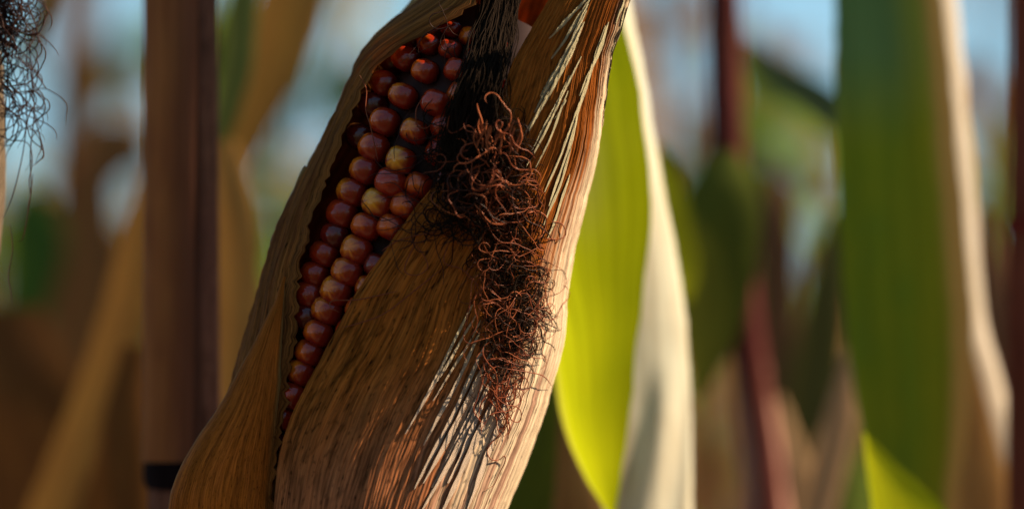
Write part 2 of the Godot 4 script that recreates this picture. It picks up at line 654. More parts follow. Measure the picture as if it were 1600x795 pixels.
	var ccol := func(u: float, y: float, x: float) -> Color:
		var c := Color(0.48, 0.128, 0.018)
		c = c.lerp(Color(0.406, 0.210, 0.063), smoothstep(0.82, 0.97, u))
		c = c.lerp(Color(0.42, 0.22, 0.07), 0.5 * smoothstep(0.06, 0.0, u))
		c = c * (1.0 + 0.22 * nz.get_noise_2d(u * 9.0 + 60.0, y * 0.003) + 0.12 * nz.get_noise_2d(u * 30.0, y * 0.006))
		c.a = 1.0
		return c
	part("husk_leaf", leaf_sheet(curl, 90, 90, 2.2, base, ccol, null, 1.5, 31), M.husk_smooth, ear, "smooth brown husk leaf rolled to a point at lower left")

	# an outer leaf that shows along the top left edge, and a torn flake
	var outer := [
		[-100.0, 700.0, 800.0, -85.0, -10.0, 70.0, -40.0],
		[-30.0, 660.0, 760.0, -85.0, -10.0, 70.0, -50.0],
		[0.0, 641.0, 735.0, -85.0, -10.0, 66.0, -55.0],
		[24.0, 622.0, 690.0, -85.0, -10.0, 50.0, -60.0],
		[60.0, 590.0, 620.0, -85.0, -10.0, 20.0, -62.0],
	]
	var ocol := func(u: float, y: float, x: float) -> Color:
		var c := Color(0.45, 0.24, 0.08) * (1.0 + 0.2 * nz.get_noise_2d(u * 20.0, y * 0.01))
		c.a = 1.0
		return c
	part("husk_leaf", leaf_sheet(outer, 30, 30, 2.0, base, ocol, null, 2.0, 8), M.husk_smooth, ear, "thin outer husk leaf edging the upper left")
	var flake := [
		[258.0, 475.0, 478.0, -70.0, 20.0, 4.0, 12.0],
		[275.0, 466.0, 481.0, -70.0, 20.0, 8.0, 10.0],
		[300.0, 456.0, 478.0, -70.0, 20.0, 10.0, 6.0],
		[340.0, 438.0, 460.0, -70.0, 20.0, 10.0, 0.0],
	]
	part("husk_flake", leaf_sheet(flake, 14, 16, 1.6, base, ocol, null, 2.5, 9), M.husk_smooth, ear)

	build_lit_fibres(ear, base)


func build_lit_fibres(ear: Node3D, base: Vector3) -> void:
	# raised fibres of the front leaf, painted pale as sun streaks: x0, y0, x1, y1, half width
	var lines := [
		[922, -10, 858, 60, 3.2], [926, -10, 862, 92, 2.6], [920, 6, 836, 176, 3.0], [918, 16, 845, 150, 2.4], [914, 34, 826, 205, 2.6], [905, 60, 818, 214, 2.2], [899, 72, 840, 178, 1.8],
		[908, 88, 822, 262, 1.6], [890, 118, 830, 236, 1.5], [888, 142, 838, 262, 1.5], [884, 156, 866, 186, 1.3],
		[952, 34, 906, 150, 2.6], [946, 40, 892, 200, 2.2], [940, 62, 868, 262, 2.2], [918, 130, 852, 300, 1.9], [906, 170, 858, 322, 2.4], [893, 232, 850, 352, 1.9], [890, 272, 856, 372, 1.8],
		[976, -6, 962, 36, 1.4], [978, 10, 958, 80, 1.2],
		[738, 476, 634, 678, 2.6], [744, 492, 664, 622, 2.0], [752, 500, 676, 626, 1.7], [750, 520, 662, 696, 3.0], [764, 528, 648, 764, 3.6], [770, 545, 662, 755, 4.0],
		[772, 566, 676, 762, 3.0], [776, 580, 660, 798, 4.2], [782, 600, 690, 800, 5.0], [760, 618, 700, 755, 3.6], [800, 600, 730, 795, 4.0],
	]
	for l in lines:
		var nv := 44
		var nu := 5
		var pos := PackedVector3Array()
		var col := PackedColorArray()
		var tone := rng.randf_range(0.85, 1.1)
		for j in nv:
			var q := float(j) / (nv - 1)
			var bow := sin(q * PI) * 2.2 + sin(q * 8.0 + tone * 60.0) * 0.8
			var x := lerpf(l[0], l[2], q) + bow
			var y := lerpf(l[1], l[3], q)
			var w: float = l[4] * pow(sin(PI * clampf(q * 0.96 + 0.02, 0.0, 1.0)), 0.6) * (1.0 + 0.2 * sin(q * 11.0 + tone * 90.0) + 0.1 * sin(q * 31.0 + tone * 200.0)) + 0.15
			for i in nu:
				var e := float(i) / (nu - 1) * 2.0 - 1.0
				var xx := x + e * w
				var k := key(FRONT, y)
				var z := front_z(xx, y) + front_relief(arc_u(k, xx), y, xx) + 1.0 + (1.0 - e) * 0.5 * (0.7 + w * 0.85)
				pos.append(P(xx, y, z) - base)
				col.append(Color(0.86, 0.70, 0.42).lerp(Color(0.86, 0.62, 0.46), smoothstep(480.0, 640.0, y)) * tone)
		part("lit_husk_vein", sheet(nu, nv, pos, col, 0.8 * PX), M.husk_smooth, ear)


# ---------------------------------------------------------------- silk

func walk(x: float, y: float, h: float, heading: float, steps: int, step: float, curl: float, fall: float, keep: Callable, floor_: Callable) -> PackedVector3Array:
	# a thread that wanders: heading in the picture plane, height above whatever it lies on
	var pts := PackedVector3Array()
	var k := rng.randfn(0.0, curl)
	var hv := 0.0
	var hn := h
	for s in steps:
		pts.append(Vector3(x, y, floor_.call(x, y) + hn))
		k = k * 0.82 + rng.randfn(0.0, curl) * 0.62
		heading += k * step
		var down := wrapf(PI / 2 - heading, -PI, PI)
		heading += clampf(down, -1.0, 1.0) * fall * step
		var pull: float = keep.call(x, y)
		if pull != 0.0:
			var want := PI * 0.5 + (PI * 0.42 if pull > 0.0 else -PI * 0.42)
			heading += clampf(wrapf(want - heading, -PI, PI), -1.0, 1.0) * 0.05 * step
		hv = hv * 0.85 + rng.randfn(0.0, 0.35)
		hn = clampf(hn + hv * step * 0.5, 2.0, maxf(h * 1.6, 14.0))
		x += cos(heading) * step
		y += sin(heading) * step
	return pts


func thread(t: Tubes, pts: PackedVector3Array, r: float, base: Vector3, sides := 5) -> void:
	var w := PackedVector3Array()
	var rad := PackedFloat32Array()
	var n := pts.size()
	for k in n:
		w.append(P(pts[k].x, pts[k].y, pts[k].z) - base)
		var e := float(k) / (n - 1)
		rad.append(r * PX * (0.35 + 0.65 * minf(1.0, minf(e, 1.0 - e) * 7.0)))
	t.add(w, rad, sides)


const CLOUD := [
	# y, middle, half width of the hanging silk
	[150.0, 762.0, 36.0], [190.0, 762.0, 52.0], [230.0, 762.0, 58.0], [280.0, 768.0, 64.0], [330.0, 778.0, 60.0], [380.0, 794.0, 50.0],
	[430.0, 802.0, 46.0], [480.0, 802.0, 44.0], [530.0, 797.0, 33.0], [580.0, 791.0, 20.0], [620.0, 788.0, 13.0], [660.0, 786.0, 10.0], [720.0, 786.0, 8.0],
]


func build_silk(ear: Node3D, base: Vector3) -> void:
	var over := func(x: float, y: float) -> float:
		# lies on the husk where there is husk, else on the kernels
		var k := key(FRONT, clampf(y, -90.0, 1060.0))
		if x > k[0] + 4.0:
			return arc(k, arc_u(k, x)).y
		var d := (k[0] + 4.0 - x)
		return maxf(arc(k, 0.0).y - d * 0.25, 60.0) + 6.0
	var keep := func(x: float, y: float) -> float:
		var k := key(CLOUD, clampf(y, 150.0, 720.0))
		if x > k[0] + k[1]:
			return 1.0
		if x < k[0] - k[1]:
			return -1.0
		return 0.0

	# the dark bundle that leaves the husk at the top and hangs down
	var t := Tubes.new()
	for n in 460:
		var a := rng.randf_range(-1.0, 1.0)
		var b := rng.randf_range(-1.0, 1.0)
		var pts := PackedVector3Array()
		var ph := rng.randf() * TAU
		var y1 := rng.randf_range(200.0, 330.0)
		for j in 40:
			var q := j / 39.0
			var y := lerpf(-60.0, y1, q)
			var mid := lerpf(792.0, 716.0, smoothstep(-0.1, 1.05, (y + 60.0) / 390.0))
			var wid := lerpf(24.0, 46.0, q)
			var x := mid + a * wid * (0.75 + 0.35 * sin(q * 3.0 + ph * 3.0)) + sin(q * 7.0 + ph) * 7.0 * q + sin(q * 13.0 + ph * 2.0) * 3.0 + sin(q * 29.0 + ph * 5.0) * 1.6
			var z := lerpf(30.0, 172.0, smoothstep(0.0, 0.75, q)) + b * 14.0 + 10.0
			pts.append(Vector3(x, y, maxf(z, front_z(maxf(x, key(FRONT, y)[0] + 2.0), y) * 0.0 + z)))
		thread(t, pts, rng.randf_range(0.45, 0.85), base, 4)
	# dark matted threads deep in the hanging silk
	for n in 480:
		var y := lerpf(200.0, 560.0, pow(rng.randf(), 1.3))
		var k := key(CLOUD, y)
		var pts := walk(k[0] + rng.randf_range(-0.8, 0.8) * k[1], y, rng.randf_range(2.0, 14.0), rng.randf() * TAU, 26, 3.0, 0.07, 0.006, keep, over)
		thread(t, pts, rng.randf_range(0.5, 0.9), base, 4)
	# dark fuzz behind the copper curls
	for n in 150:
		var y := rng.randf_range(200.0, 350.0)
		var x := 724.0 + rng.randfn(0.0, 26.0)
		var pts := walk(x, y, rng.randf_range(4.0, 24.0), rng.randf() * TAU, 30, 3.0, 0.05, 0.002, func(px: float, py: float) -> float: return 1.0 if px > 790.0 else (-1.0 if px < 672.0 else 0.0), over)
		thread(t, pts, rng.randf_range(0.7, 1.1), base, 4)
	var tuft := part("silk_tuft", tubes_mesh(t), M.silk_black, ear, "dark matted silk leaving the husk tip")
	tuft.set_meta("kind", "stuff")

	var specs := []
	for n in 96:    # thick copper curls
		var a := rng.randf() * TAU
		var r := sqrt(rng.randf())
		specs.append([764.0 + cos(a) * r * 58.0, 272.0 + sin(a) * r * 72.0, rng.randf_range(8, 32), rng.randf() * TAU, rng.randi_range(22, 46), 0.062, 0.003, rng.randf_range(0.5, 1.2), ["silk_copper", "silk_brown", "silk_dark"][n % 3]])
	for n in 112:   # finer frizz below
		var y := lerpf(290.0, 560.0, pow(rng.randf(), 1.1))
		var k := key(CLOUD, y)
		specs.append([k[0] + rng.randf_range(-0.9, 0.9) * k[1], y, rng.randf_range(3, 22), rng.randf() * TAU, rng.randi_range(30, 60), 0.058, 0.014, rng.randf_range(0.35, 0.7), ["silk_brown", "silk_dark", "silk_copper", "silk_brown"][n % 4]])
	for n in 34:    # wisps at the bottom
		specs.append([788.0 + rng.randf_range(-26, 30), rng.randf_range(510, 610), rng.randf_range(4, 16), PI / 2 + rng.randfn(0, 0.5), rng.randi_range(24, 42), 0.05, 0.02, rng.randf_range(0.7, 1.0), "silk_brown"])
	for s in specs:
		var pts := walk(s[0], s[1], s[2], s[3], s[4], 3.0, s[5], s[6], keep, over)
		t = Tubes.new()
		thread(t, pts, s[7], base)
		part("silk_strand", tubes_mesh(t), M[s[8]], tuft)
	for n in 16:    # ends that stand up out of the curls
		var x := rng.randf_range(738, 812)
		var y := rng.randf_range(205, 250)
		var pts := PackedVector3Array()
		var lean := rng.randf_range(-0.25, 0.2)
		var ph := rng.randf() * TAU
		var tall := rng.randf_range(25.0, 60.0)
		for j in 18:
			var q := j / 17.0
			pts.append(Vector3(x + lean * q * tall + sin(q * 6.0 + ph) * 3.0, y - q * tall, front_z(x, y) + 26.0 + q * 8.0))
		t = Tubes.new()
		thread(t, pts, rng.randf_range(1.1, 1.7), base)
		part("silk_strand", tubes_mesh(t), M.silk_copper, tuft)

	# stray threads: over the kernels, over the husk, and the last one at the bottom
	var free := func(_x: float, _y: float) -> float: return 0.0
	for n in 20:
		var pts := walk(rng.randf_range(640, 700), rng.randf_range(170, 380), rng.randf_range(4, 12), PI * rng.randf_range(0.7, 1.2), rng.randi_range(20, 44), 3.0, 0.032, 0.002, free, over)
		t = Tubes.new()
		thread(t, pts, rng.randf_range(0.55, 0.8), base, 4)
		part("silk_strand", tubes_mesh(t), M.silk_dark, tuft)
	for n in 10:
		var pts := walk(rng.randf_range(690, 745), rng.randf_range(20, 90), rng.randf_range(6, 14), PI * rng.randf_range(0.6, 1.3), rng.randi_range(20, 36), 3.0, 0.04, 0.0, free, func(x: float, y: float) -> float: return 118.0)
		t = Tubes.new()
		thread(t, pts, rng.randf_range(0.55, 0.8), base, 4)
		part("silk_strand", tubes_mesh(t), M.silk_dark, tuft)
	var given := [
		[[792, 640], [788, 668], [776, 684], [764, 696], [761, 708], [768, 718], [780, 718], [788, 712], [789, 722], [781, 738], [772, 757], [760, 764]],
		[[562, 118], [572, 140], [571, 170], [578, 196], [584, 222], [590, 250]],
		[[660, 152], [650, 172], [652, 196], [666, 200], [676, 190]],
		[[850, 372], [872, 374], [884, 366], [878, 350], [862, 346]],
		[[700, 380], [694, 410], [720, 420], [742, 440], [752, 470]],
		[[620, 455], [560, 468], [520, 470], [516, 480], [530, 488]],
		[[690, 420], [640, 460], [600, 490], [560, 505], [532, 512]],
		[[652, 372], [632, 420], [650, 430], [668, 418], [660, 396], [640, 372]],
		[[700, 362], [660, 366], [622, 376], [596, 392]],
		[[736, 150], [700, 190], [690, 240], [700, 300]],
		[[780, 596], [772, 624], [764, 600], [760, 570], [756, 548]],
		[[846, 480], [862, 490], [854, 470], [850, 440]],
	]
	for g in given:
		var c := Curve3D.new()
		for k in g.size():
			var prev: Array = g[maxi(k - 1, 0)]
			var next: Array = g[mini(k + 1, g.size() - 1)]
			var d := Vector3(next[0] - prev[0], next[1] - prev[1], 0) / 6.0
			var here: Array = g[k]
			c.add_point(Vector3(here[0], here[1], over.call(here[0], here[1]) + 4.0 + rng.randf() * 5.0), -d, d)
		c.bake_interval = 3.0
		t = Tubes.new()
		thread(t, c.get_baked_points(), 0.85, base, 4)
		part("silk_strand", tubes_mesh(t), M.silk_brown, tuft)


# ---------------------------------------------------------------- the plants round it

func tinted(c0: Color, c1: Color, seed_: int, extra = null) -> Callable:
	var nz := FastNoiseLite.new()
	nz.seed = seed_
	nz.frequency = 1.0
	return func(u: float, y: float, x: float) -> Color:
		var c := c0.lerp(c1, clampf(0.5 + 0.9 * nz.get_noise_2d(u * 3.0, y * 0.006), 0.0, 1.0))
		if extra != null:
			c = extra.call(c, u, y)
		c.a = 1.0
		return c


func blade(called: String, keys: Array, mat: String, color: Callable, label: String, group := "", nu := 24, nv := 60) -> Node3D:
	# a hanging leaf as a thing: its blade, and the midrib as a raised cord behind it
	var first: Array = keys[0]
	var k0 := key(keys, first[0])
	var root := P((k0[0] + k0[1]) / 2, first[0], k0[5])
	var o := thing(called, label, "leaf", root, group)
	part("blade", leaf_sheet(keys, nu, nv, 0.0, root, color, null, 3.0, taken.size() + int(first[1])), M[mat], o)
	return o


func stalk(called: String, line: Array, nodes: Array, c0: Color, label: String, group := "") -> Node3D:
	# line: rows of [x, y, half width, metres behind the focus]; nodes: rows of [y, colour]
	var end: Array = line[-1]
	var root := at(end[0], end[1], end[3])
	var o := thing(called, label, "maize stalk", root, group)
	var rows := []
	for l in line:
		rows.append([l[1], l[0], l[2], l[3]])
	var t := Tubes.new()
	var pts := PackedVector3Array()
	var rad := PackedFloat32Array()
	var cols := PackedColorArray()
	var nz := FastNoiseLite.new()
	nz.seed = int(end[0])
	nz.frequency = 0.02
	for j in 70:
		var y := lerpf(rows[0][0], rows[-1][0], j / 69.0)
		var k := key(rows, y)
		pts.append(at(k[0], y, k[2]) - root)
		rad.append(k[1] * PX * (1.0 + k[2] / FOCUS))
		cols.append(c0 * (1.0 + 0.3 * nz.get_noise_1d(y)))
	t.add(pts, rad, 20, c0, cols)
	part("stem", tubes_mesh(t), M.stalk, o)
	for n in nodes:
		var k := key(rows, n[0])
		t = Tubes.new()
		pts = PackedVector3Array()
		rad = PackedFloat32Array()
		for j in 9:
			var q := j / 8.0 * 2.0 - 1.0
			pts.append(at(k[0], n[0] + q * k[1] * 0.42, k[2]) - root)
			rad.append(k[1] * PX * (1.0 + k[2] / FOCUS) * (1.015 + 0.13 * sqrt(maxf(0.0, 1.0 - q * q))))
		t.add(pts, rad, 20, n[1])
		part("node", tubes_mesh(t), M.stalk, o)
	return o


func build_neighbours() -> void:
	# -- the upright stalk just left of the ear, with its sheath
	var s := stalk("maize_stalk", [[286, -700, 48, 0.075], [286, 0, 54, 0.075], [287, 400, 55, 0.075], [288, 720, 57, 0.075], [290, 1500, 60, 0.075], [292, 6600, 66, 0.075]], [[738, Color(0.018, 0.009, 0.008)], [-640, Color(0.1, 0.05, 0.03)], [1500, Color(0.05, 0.03, 0.02)]], Color(0.22, 0.088, 0.055), "thick upright stalk left of the ear, half tan sheath, half purple stem")
	var sh := [
		[-700.0, 223.0, 314.0, -100.0, 22.0, 66.0, -416.0],
		[0.0, 224.0, 309.0, -100.0, 20.0, 66.0, -416.0],
		[350.0, 224.0, 304.0, -100.0, 18.0, 66.0, -416.0],
		[700.0, 222.0, 300.0, -100.0, 16.0, 67.0, -416.0],
		[722.0, 221.0, 298.0, -100.0, 14.0, 68.0, -416.0],
	]
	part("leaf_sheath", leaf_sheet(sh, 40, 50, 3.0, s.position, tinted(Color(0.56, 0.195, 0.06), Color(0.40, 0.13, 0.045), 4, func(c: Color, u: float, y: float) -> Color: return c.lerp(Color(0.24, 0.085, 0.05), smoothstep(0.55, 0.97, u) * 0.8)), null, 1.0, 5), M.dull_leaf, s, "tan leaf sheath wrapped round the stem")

	# -- the ear at the left margin: husk edge and the silk that hangs from it
	build_margin_ear()

	# -- the yellow-green leaf behind the ear, its unseen part enlarged to shade the stalk
	var g := [
		[-900.0, 770.0, 930.0, -60.0, 5.0, 85.0, -515.0],
		[-460.0, 765.0, 945.0, -60.0, 5.0, 88.0, -515.0],
		[-200.0, 775.0, 952.0, -60.0, 5.0, 85.0, -515.0],
		[20.0, 768.0, 972.0, -60.0, 5.0, 90.0, -515.0],
		[100.0, 768.0, 991.0, -60.0, 5.0, 90.0, -515.0],
		[160.0, 772.0, 1002.0, -60.0, 5.0, 90.0, -515.0],
		[330.0, 790.0, 1017.0, -60.0, 5.0, 90.0, -515.0],
		[420.0, 815.0, 1009.0, -60.0, 5.0, 90.0, -515.0],
		[500.0, 850.0, 1000.0, -60.0, 5.0, 90.0, -515.0],
		[560.0, 864.0, 993.0, -60.0, 5.0, 88.0, -515.0],
		[640.0, 875.0, 985.0, -60.0, 5.0, 80.0, -505.0],
		[700.0, 892.0, 978.0, -60.0, 5.0, 62.0, -490.0],
		[760.0, 922.0, 969.0, -58.0, 5.0, 30.0, -470.0],
		[812.0, 955.0, 960.0, -50.0, 5.0, 4.0, -450.0],
	]
	var gc := tinted(Color(0.66, 0.68, 0.012), Color(0.58, 0.62, 0.01), 6, func(c: Color, u: float, y: float) -> Color:
		c = c.lerp(Color(0.55, 0.46, 0.10), 0.7 * smoothstep(0.13, 0.0, u) * smoothstep(430.0, 620.0, y))
		return c.lerp(Color(0.50, 0.42, 0.16), 0.6 * exp(-pow((u - 0.62) * 9.0, 2.0)) * (1.0 - smoothstep(200.0, 420.0, y))))
	blade("maize_leaf", g, "green_leaf", gc, "glowing yellow-green leaf tip hanging right behind the ear")

	# -- the bleached leaf beside it
	var w := [
		[-60.0, 972.0, 980.0, 15.0, 86.0, 95.0, -600.0],
		[0.0, 972.0, 985.0, 15.0, 86.0, 95.0, -600.0],
		[100.0, 968.0, 1004.0, 15.0, 86.0, 95.0, -600.0],
		[200.0, 962.0, 1021.0, 15.0, 86.0, 95.0, -600.0],
		[300.0, 958.0, 1039.0, 15.0, 86.0, 95.0, -600.0],
		[400.0, 955.0, 1058.0, 15.0, 86.0, 95.0, -600.0],
		[500.0, 952.0, 1072.0, 15.0, 86.0, 95.0, -600.0],
		[600.0, 950.0, 1079.0, 15.0, 86.0, 95.0, -600.0],
		[700.0, 948.0, 1082.0, 15.0, 86.0, 95.0, -600.0],
		[800.0, 940.0, 1082.0, 15.0, 86.0, 95.0, -600.0],
		[1000.0, 935.0, 1075.0, 15.0, 86.0, 95.0, -600.0],
	]
	var wrel := func(u: float, y: float, x: float) -> float:
		return 5.5 * sin(u * 13.0 + y * 0.012) * smoothstep(540.0, 640.0, y)
	var k0 := P(975, -60, -560)
	var wl := thing("maize_leaf", "bleached cream leaf with a bright right edge beside the yellow-green leaf", "leaf", k0)
	part("blade", leaf_sheet(w, 50, 80, 0.0, k0, tinted(Color(0.82, 0.74, 0.56), Color(0.74, 0.62, 0.44), 9, func(c: Color, u: float, y: float) -> Color: return c.lerp(Color(0.45, 0.27, 0.12), 0.7 * smoothstep(0.3, 0.0, u) * smoothstep(560.0, 680.0, y))), wrel, 2.0, 14), M.dry_leaf, wl)

	# -- what shows below the yellow-green leaf
	blade("maize_leaf", [[560.0, 820.0, 880.0, -60.0, 10.0, 30.0, -900.0], [680.0, 810.0, 895.0, -60.0, 10.0, 40.0, -900.0], [800.0, 780.0, 880.0, -60.0, 10.0, 40.0, -900.0], [1000.0, 760.0, 830.0, -60.0, 10.0, 30.0, -900.0]], "dull_leaf", tinted(Color(0.13, 0.17, 0.025), Color(0.09, 0.12, 0.02), 21), "dark olive leaf low between the husk and the yellow-green leaf")
	blade("maize_leaf", [[600.0, 880.0, 900.0, -20.0, 50.0, 20.0, -800.0], [700.0, 870.0, 940.0, -20.0, 50.0, 40.0, -800.0], [820.0, 862.0, 980.0, -20.0, 50.0, 50.0, -800.0], [1000.0, 850.0, 990.0, -20.0, 50.0, 50.0, -800.0]], "dull_leaf", tinted(Color(0.34, 0.20, 0.09), Color(0.26, 0.14, 0.06), 22), "tan leaf under the point of the yellow-green leaf")

	# -- the tall green leaf at the right, its sunlit edge painted as a pale strip and the tan one under it
	var r := [
		[-120.0, 1308.0, 1450.0, -26.0, 3.0, 110.0, -1080.0],
		[0.0, 1305.0, 1474.0, -26.0, 3.0, 110.0, -1080.0],
		[150.0, 1306.0, 1490.0, -26.0, 3.0, 115.0, -1080.0],
		[300.0, 1311.0, 1504.0, -26.0, 3.0, 118.0, -1080.0],
		[480.0, 1320.0, 1520.0, -26.0, 3.0, 118.0, -1080.0],
		[600.0, 1334.0, 1520.0, -26.0, 3.0, 112.0, -1080.0],
		[690.0, 1350.0, 1512.0, -26.0, 3.0, 105.0, -1080.0],
		[800.0, 1378.0, 1495.0, -26.0, 3.0, 95.0, -1080.0],
		[1000.0, 1420.0, 1470.0, -26.0, 3.0, 60.0, -1080.0],
	]
	var rc := tinted(Color(0.20, 0.26, 0.02), Color(0.27, 0.29, 0.018), 23, func(c: Color, u: float, y: float) -> Color:
		c = c.lerp(Color(0.13, 0.24, 0.09), 0.8 * (1.0 - smoothstep(60.0, 240.0, y)))
		c = c.lerp(Color(0.36, 0.32, 0.015), 0.6 * smoothstep(0.45, 0.78, u))
		return c.lerp(Color(0.78, 0.40, 0.10), smoothstep(0.78, 0.90, u)))
	blade("maize_leaf", r, "green_leaf", rc, "tall broad dark green leaf with a tan margin at the right")
	blade("maize_leaf", [
		[-120.0, 1455.0, 1480.0, 20.0, 80.0, 40.0, -1130.0], [0.0, 1466.0, 1496.0, 20.0, 80.0, 50.0, -1130.0], [200.0, 1487.0, 1516.0, 20.0, 80.0, 50.0, -1130.0], [400.0, 1502.0, 1533.0, 20.0, 80.0, 50.0, -1130.0], [490.0, 1510.0, 1540.0, 20.0, 80.0, 46.0, -1130.0],
		[600.0, 1537.0, 1568.0, 20.0, 80.0, 36.0, -1120.0], [740.0, 1575.0, 1612.0, 20.0, 80.0, 36.0, -1110.0], [900.0, 1625.0, 1650.0, 20.0, 80.0, 20.0, -1110.0]], "dry_leaf", tinted(Color(0.86, 0.70, 0.56), Color(0.78, 0.62, 0.46), 24), "narrow strip painted pale for the sunlit edge of the tall green leaf")
	blade("maize_leaf", [[440.0, 1484.0, 1515.0, -40.0, 40.0, 20.0, -1200.0], [600.0, 1474.0, 1562.0, -40.0, 40.0, 40.0, -1200.0], [800.0, 1462.0, 1590.0, -40.0, 40.0, 50.0, -1200.0], [1050.0, 1450.0, 1590.0, -40.0, 40.0, 50.0, -1200.0]], "dull_leaf", tinted(Color(0.62, 0.33, 0.12), Color(0.50, 0.25, 0.09), 25), "wide tan leaf in the lower right corner below the pale strip")
	blade("maize_leaf", [[676.0, 1350.0, 1354.0, -60.0, 0.0, 4.0, -560.0], [720.0, 1354.0, 1396.0, -60.0, 0.0, 20.0, -560.0], [800.0, 1364.0, 1482.0, -60.0, 0.0, 40.0, -560.0], [950.0, 1380.0, 1560.0, -60.0, 0.0, 50.0, -560.0]], "green_leaf", tinted(Color(0.58, 0.56, 0.012), Color(0.5, 0.52, 0.012), 26), "bright yellow-green leaf tip poking up at the bottom right")

	# -- the stalk at the right margin
	stalk("maize_stalk", [[1608, -400, 26, 0.18], [1606, 330, 28, 0.18], [1602, 360, 28, 0.18], [1604, 900, 30, 0.18], [1606, 6000, 34, 0.18]], [[352, Color(0.20, 0.03, 0.02)], [1300, Color(0.1, 0.04, 0.03)]], Color(0.22, 0.06, 0.035), "dark red stalk with a swollen joint at the right margin")

	# -- the maroon stalk between the bleached leaf and the green one
	var ms := stalk("maize_stalk", [[1126, -400, 24, 0.32], [1131, 0, 27, 0.32], [1140, 280, 28, 0.32], [1170, 560, 27, 0.32], [1200, 800, 28, 0.32], [1240, 1500, 30, 0.32], [1260, 5000, 32, 0.32]], [[272, Color(0.10, 0.02, 0.02)]], Color(0.13, 0.034, 0.028), "slim maroon stalk against the sky right of the bleached leaf")
	part("leaf_sheath", leaf_sheet([[560.0, 1140.0, 1196.0, -90.0, 90.0, 34.0, -1780.0], [660.0, 1150.0, 1214.0, -95.0, 95.0, 38.0, -1780.0], [900.0, 1172.0, 1244.0, -95.0, 95.0, 38.0, -1780.0]], 24, 30, 3.0, ms.position, tinted(Color(0.55, 0.27, 0.20), Color(0.44, 0.20, 0.15), 28), null, 3.0, 29), M.dull_leaf, ms, "pinkish sheath low on the stem")
	blade("maize_leaf", [[235.0, 1118.0, 1150.0, -50.0, 30.0, 20.0, -1600.0], [300.0, 1075.0, 1186.0, -50.0, 30.0, 50.0, -1600.0], [400.0, 1056.0, 1186.0, -50.0, 30.0, 60.0, -1600.0], [500.0, 1062.0, 1164.0, -50.0, 30.0, 50.0, -1600.0], [620.0, 1082.0, 1104.0, -50.0, 30.0, 10.0, -1600.0]], "dull_leaf", tinted(Color(0.10, 0.115, 0.02), Color(0.13, 0.14, 0.02), 30), "dull olive leaf hanging in front of the slim maroon stalk")
	blade("maize_leaf", [[225.0, 1028.0, 1034.0, -50.0, 0.0, 6.0, -1450.0], [270.0, 1024.0, 1066.0, -50.0, 0.0, 20.0, -1450.0], [330.0, 1020.0, 1078.0, -50.0, 0.0, 20.0, -1450.0], [420.0, 1040.0, 1092.0, -50.0, 0.0, 20.0, -1450.0], [470.0, 1060.0, 1080.0, -50.0, 0.0, 6.0, -1450.0]], "green_leaf", tinted(Color(0.34, 0.32, 0.012), Color(0.2, 0.22, 0.012), 31), "small yellow leaf peeping out beside the bleached leaf's edge")
	blade("maize_leaf", [[540.0, 1322.0, 1350.0, -30.0, 50.0, 20.0, -1500.0], [640.0, 1292.0, 1342.0, -30.0, 50.0, 30.0, -1500.0], [760.0, 1256.0, 1316.0, -30.0, 50.0, 30.0, -1500.0], [950.0, 1200.0, 1260.0, -30.0, 50.0, 30.0, -1500.0]], "dry_leaf", tinted(Color(0.62, 0.37, 0.20), Color(0.52, 0.29, 0.15), 32), "tan leaf slanting down left from the foot of the green leaf")
	blade("maize_leaf", [[620.0, 1216.0, 1222.0, -30.0, 50.0, 10.0, -1900.0], [700.0, 1208.0, 1256.0, -30.0, 50.0, 30.0, -1900.0], [850.0, 1220.0, 1300.0, -30.0, 50.0, 30.0, -1900.0]], "dry_leaf", tinted(Color(0.58, 0.35, 0.18), Color(0.48, 0.27, 0.13), 33), "blurred tan leaf tip beside the pinkish sheath")

	blade("maize_leaf", [[270.0, 1196.0, 1216.0, -30.0, 50.0, 20.0, -3000.0], [360.0, 1180.0, 1246.0, -30.0, 50.0, 30.0, -3000.0], [520.0, 1186.0, 1250.0, -30.0, 50.0, 30.0, -3000.0], [700.0, 1200.0, 1262.0, -30.0, 50.0, 30.0, -3000.0], [950.0, 1190.0, 1270.0, -30.0, 50.0, 30.0, -3000.0]], "dull_leaf", tinted(Color(0.17, 0.08, 0.04), Color(0.12, 0.06, 0.03), 61), "dim brown leaf standing far back between maroon stalk and green leaf")
	blade("maize_leaf", [[330.0, 1296.0, 1330.0, -30.0, 50.0, 20.0, -2600.0], [450.0, 1262.0, 1330.0, -30.0, 50.0, 30.0, -2600.0], [620.0, 1226.0, 1316.0, -30.0, 50.0, 30.0, -2600.0], [820.0, 1240.0, 1330.0, -30.0, 50.0, 30.0, -2600.0]], "dull_leaf", tinted(Color(0.12, 0.11, 0.03), Color(0.09, 0.08, 0.025), 62), "dim olive leaf half hidden behind the left edge of the tall green leaf")
	blade("maize_leaf", [[60.0, 1160.0, 1164.0, -30.0, 50.0, 6.0, -2900.0], [95.0, 1164.0, 1232.0, -30.0, 50.0, 10.0, -2900.0], [130.0, 1190.0, 1300.0, -30.0, 50.0, 10.0, -2900.0], [175.0, 1250.0, 1350.0, -30.0, 50.0, 10.0, -2900.0], [230.0, 1320.0, 1380.0, -30.0, 50.0, 6.0, -2900.0]], "dull_leaf", tinted(Color(0.10, 0.13, 0.06), Color(0.08, 0.11, 0.05), 63), "thin blue-green leaf crossing the pale sky left of the tall green leaf")
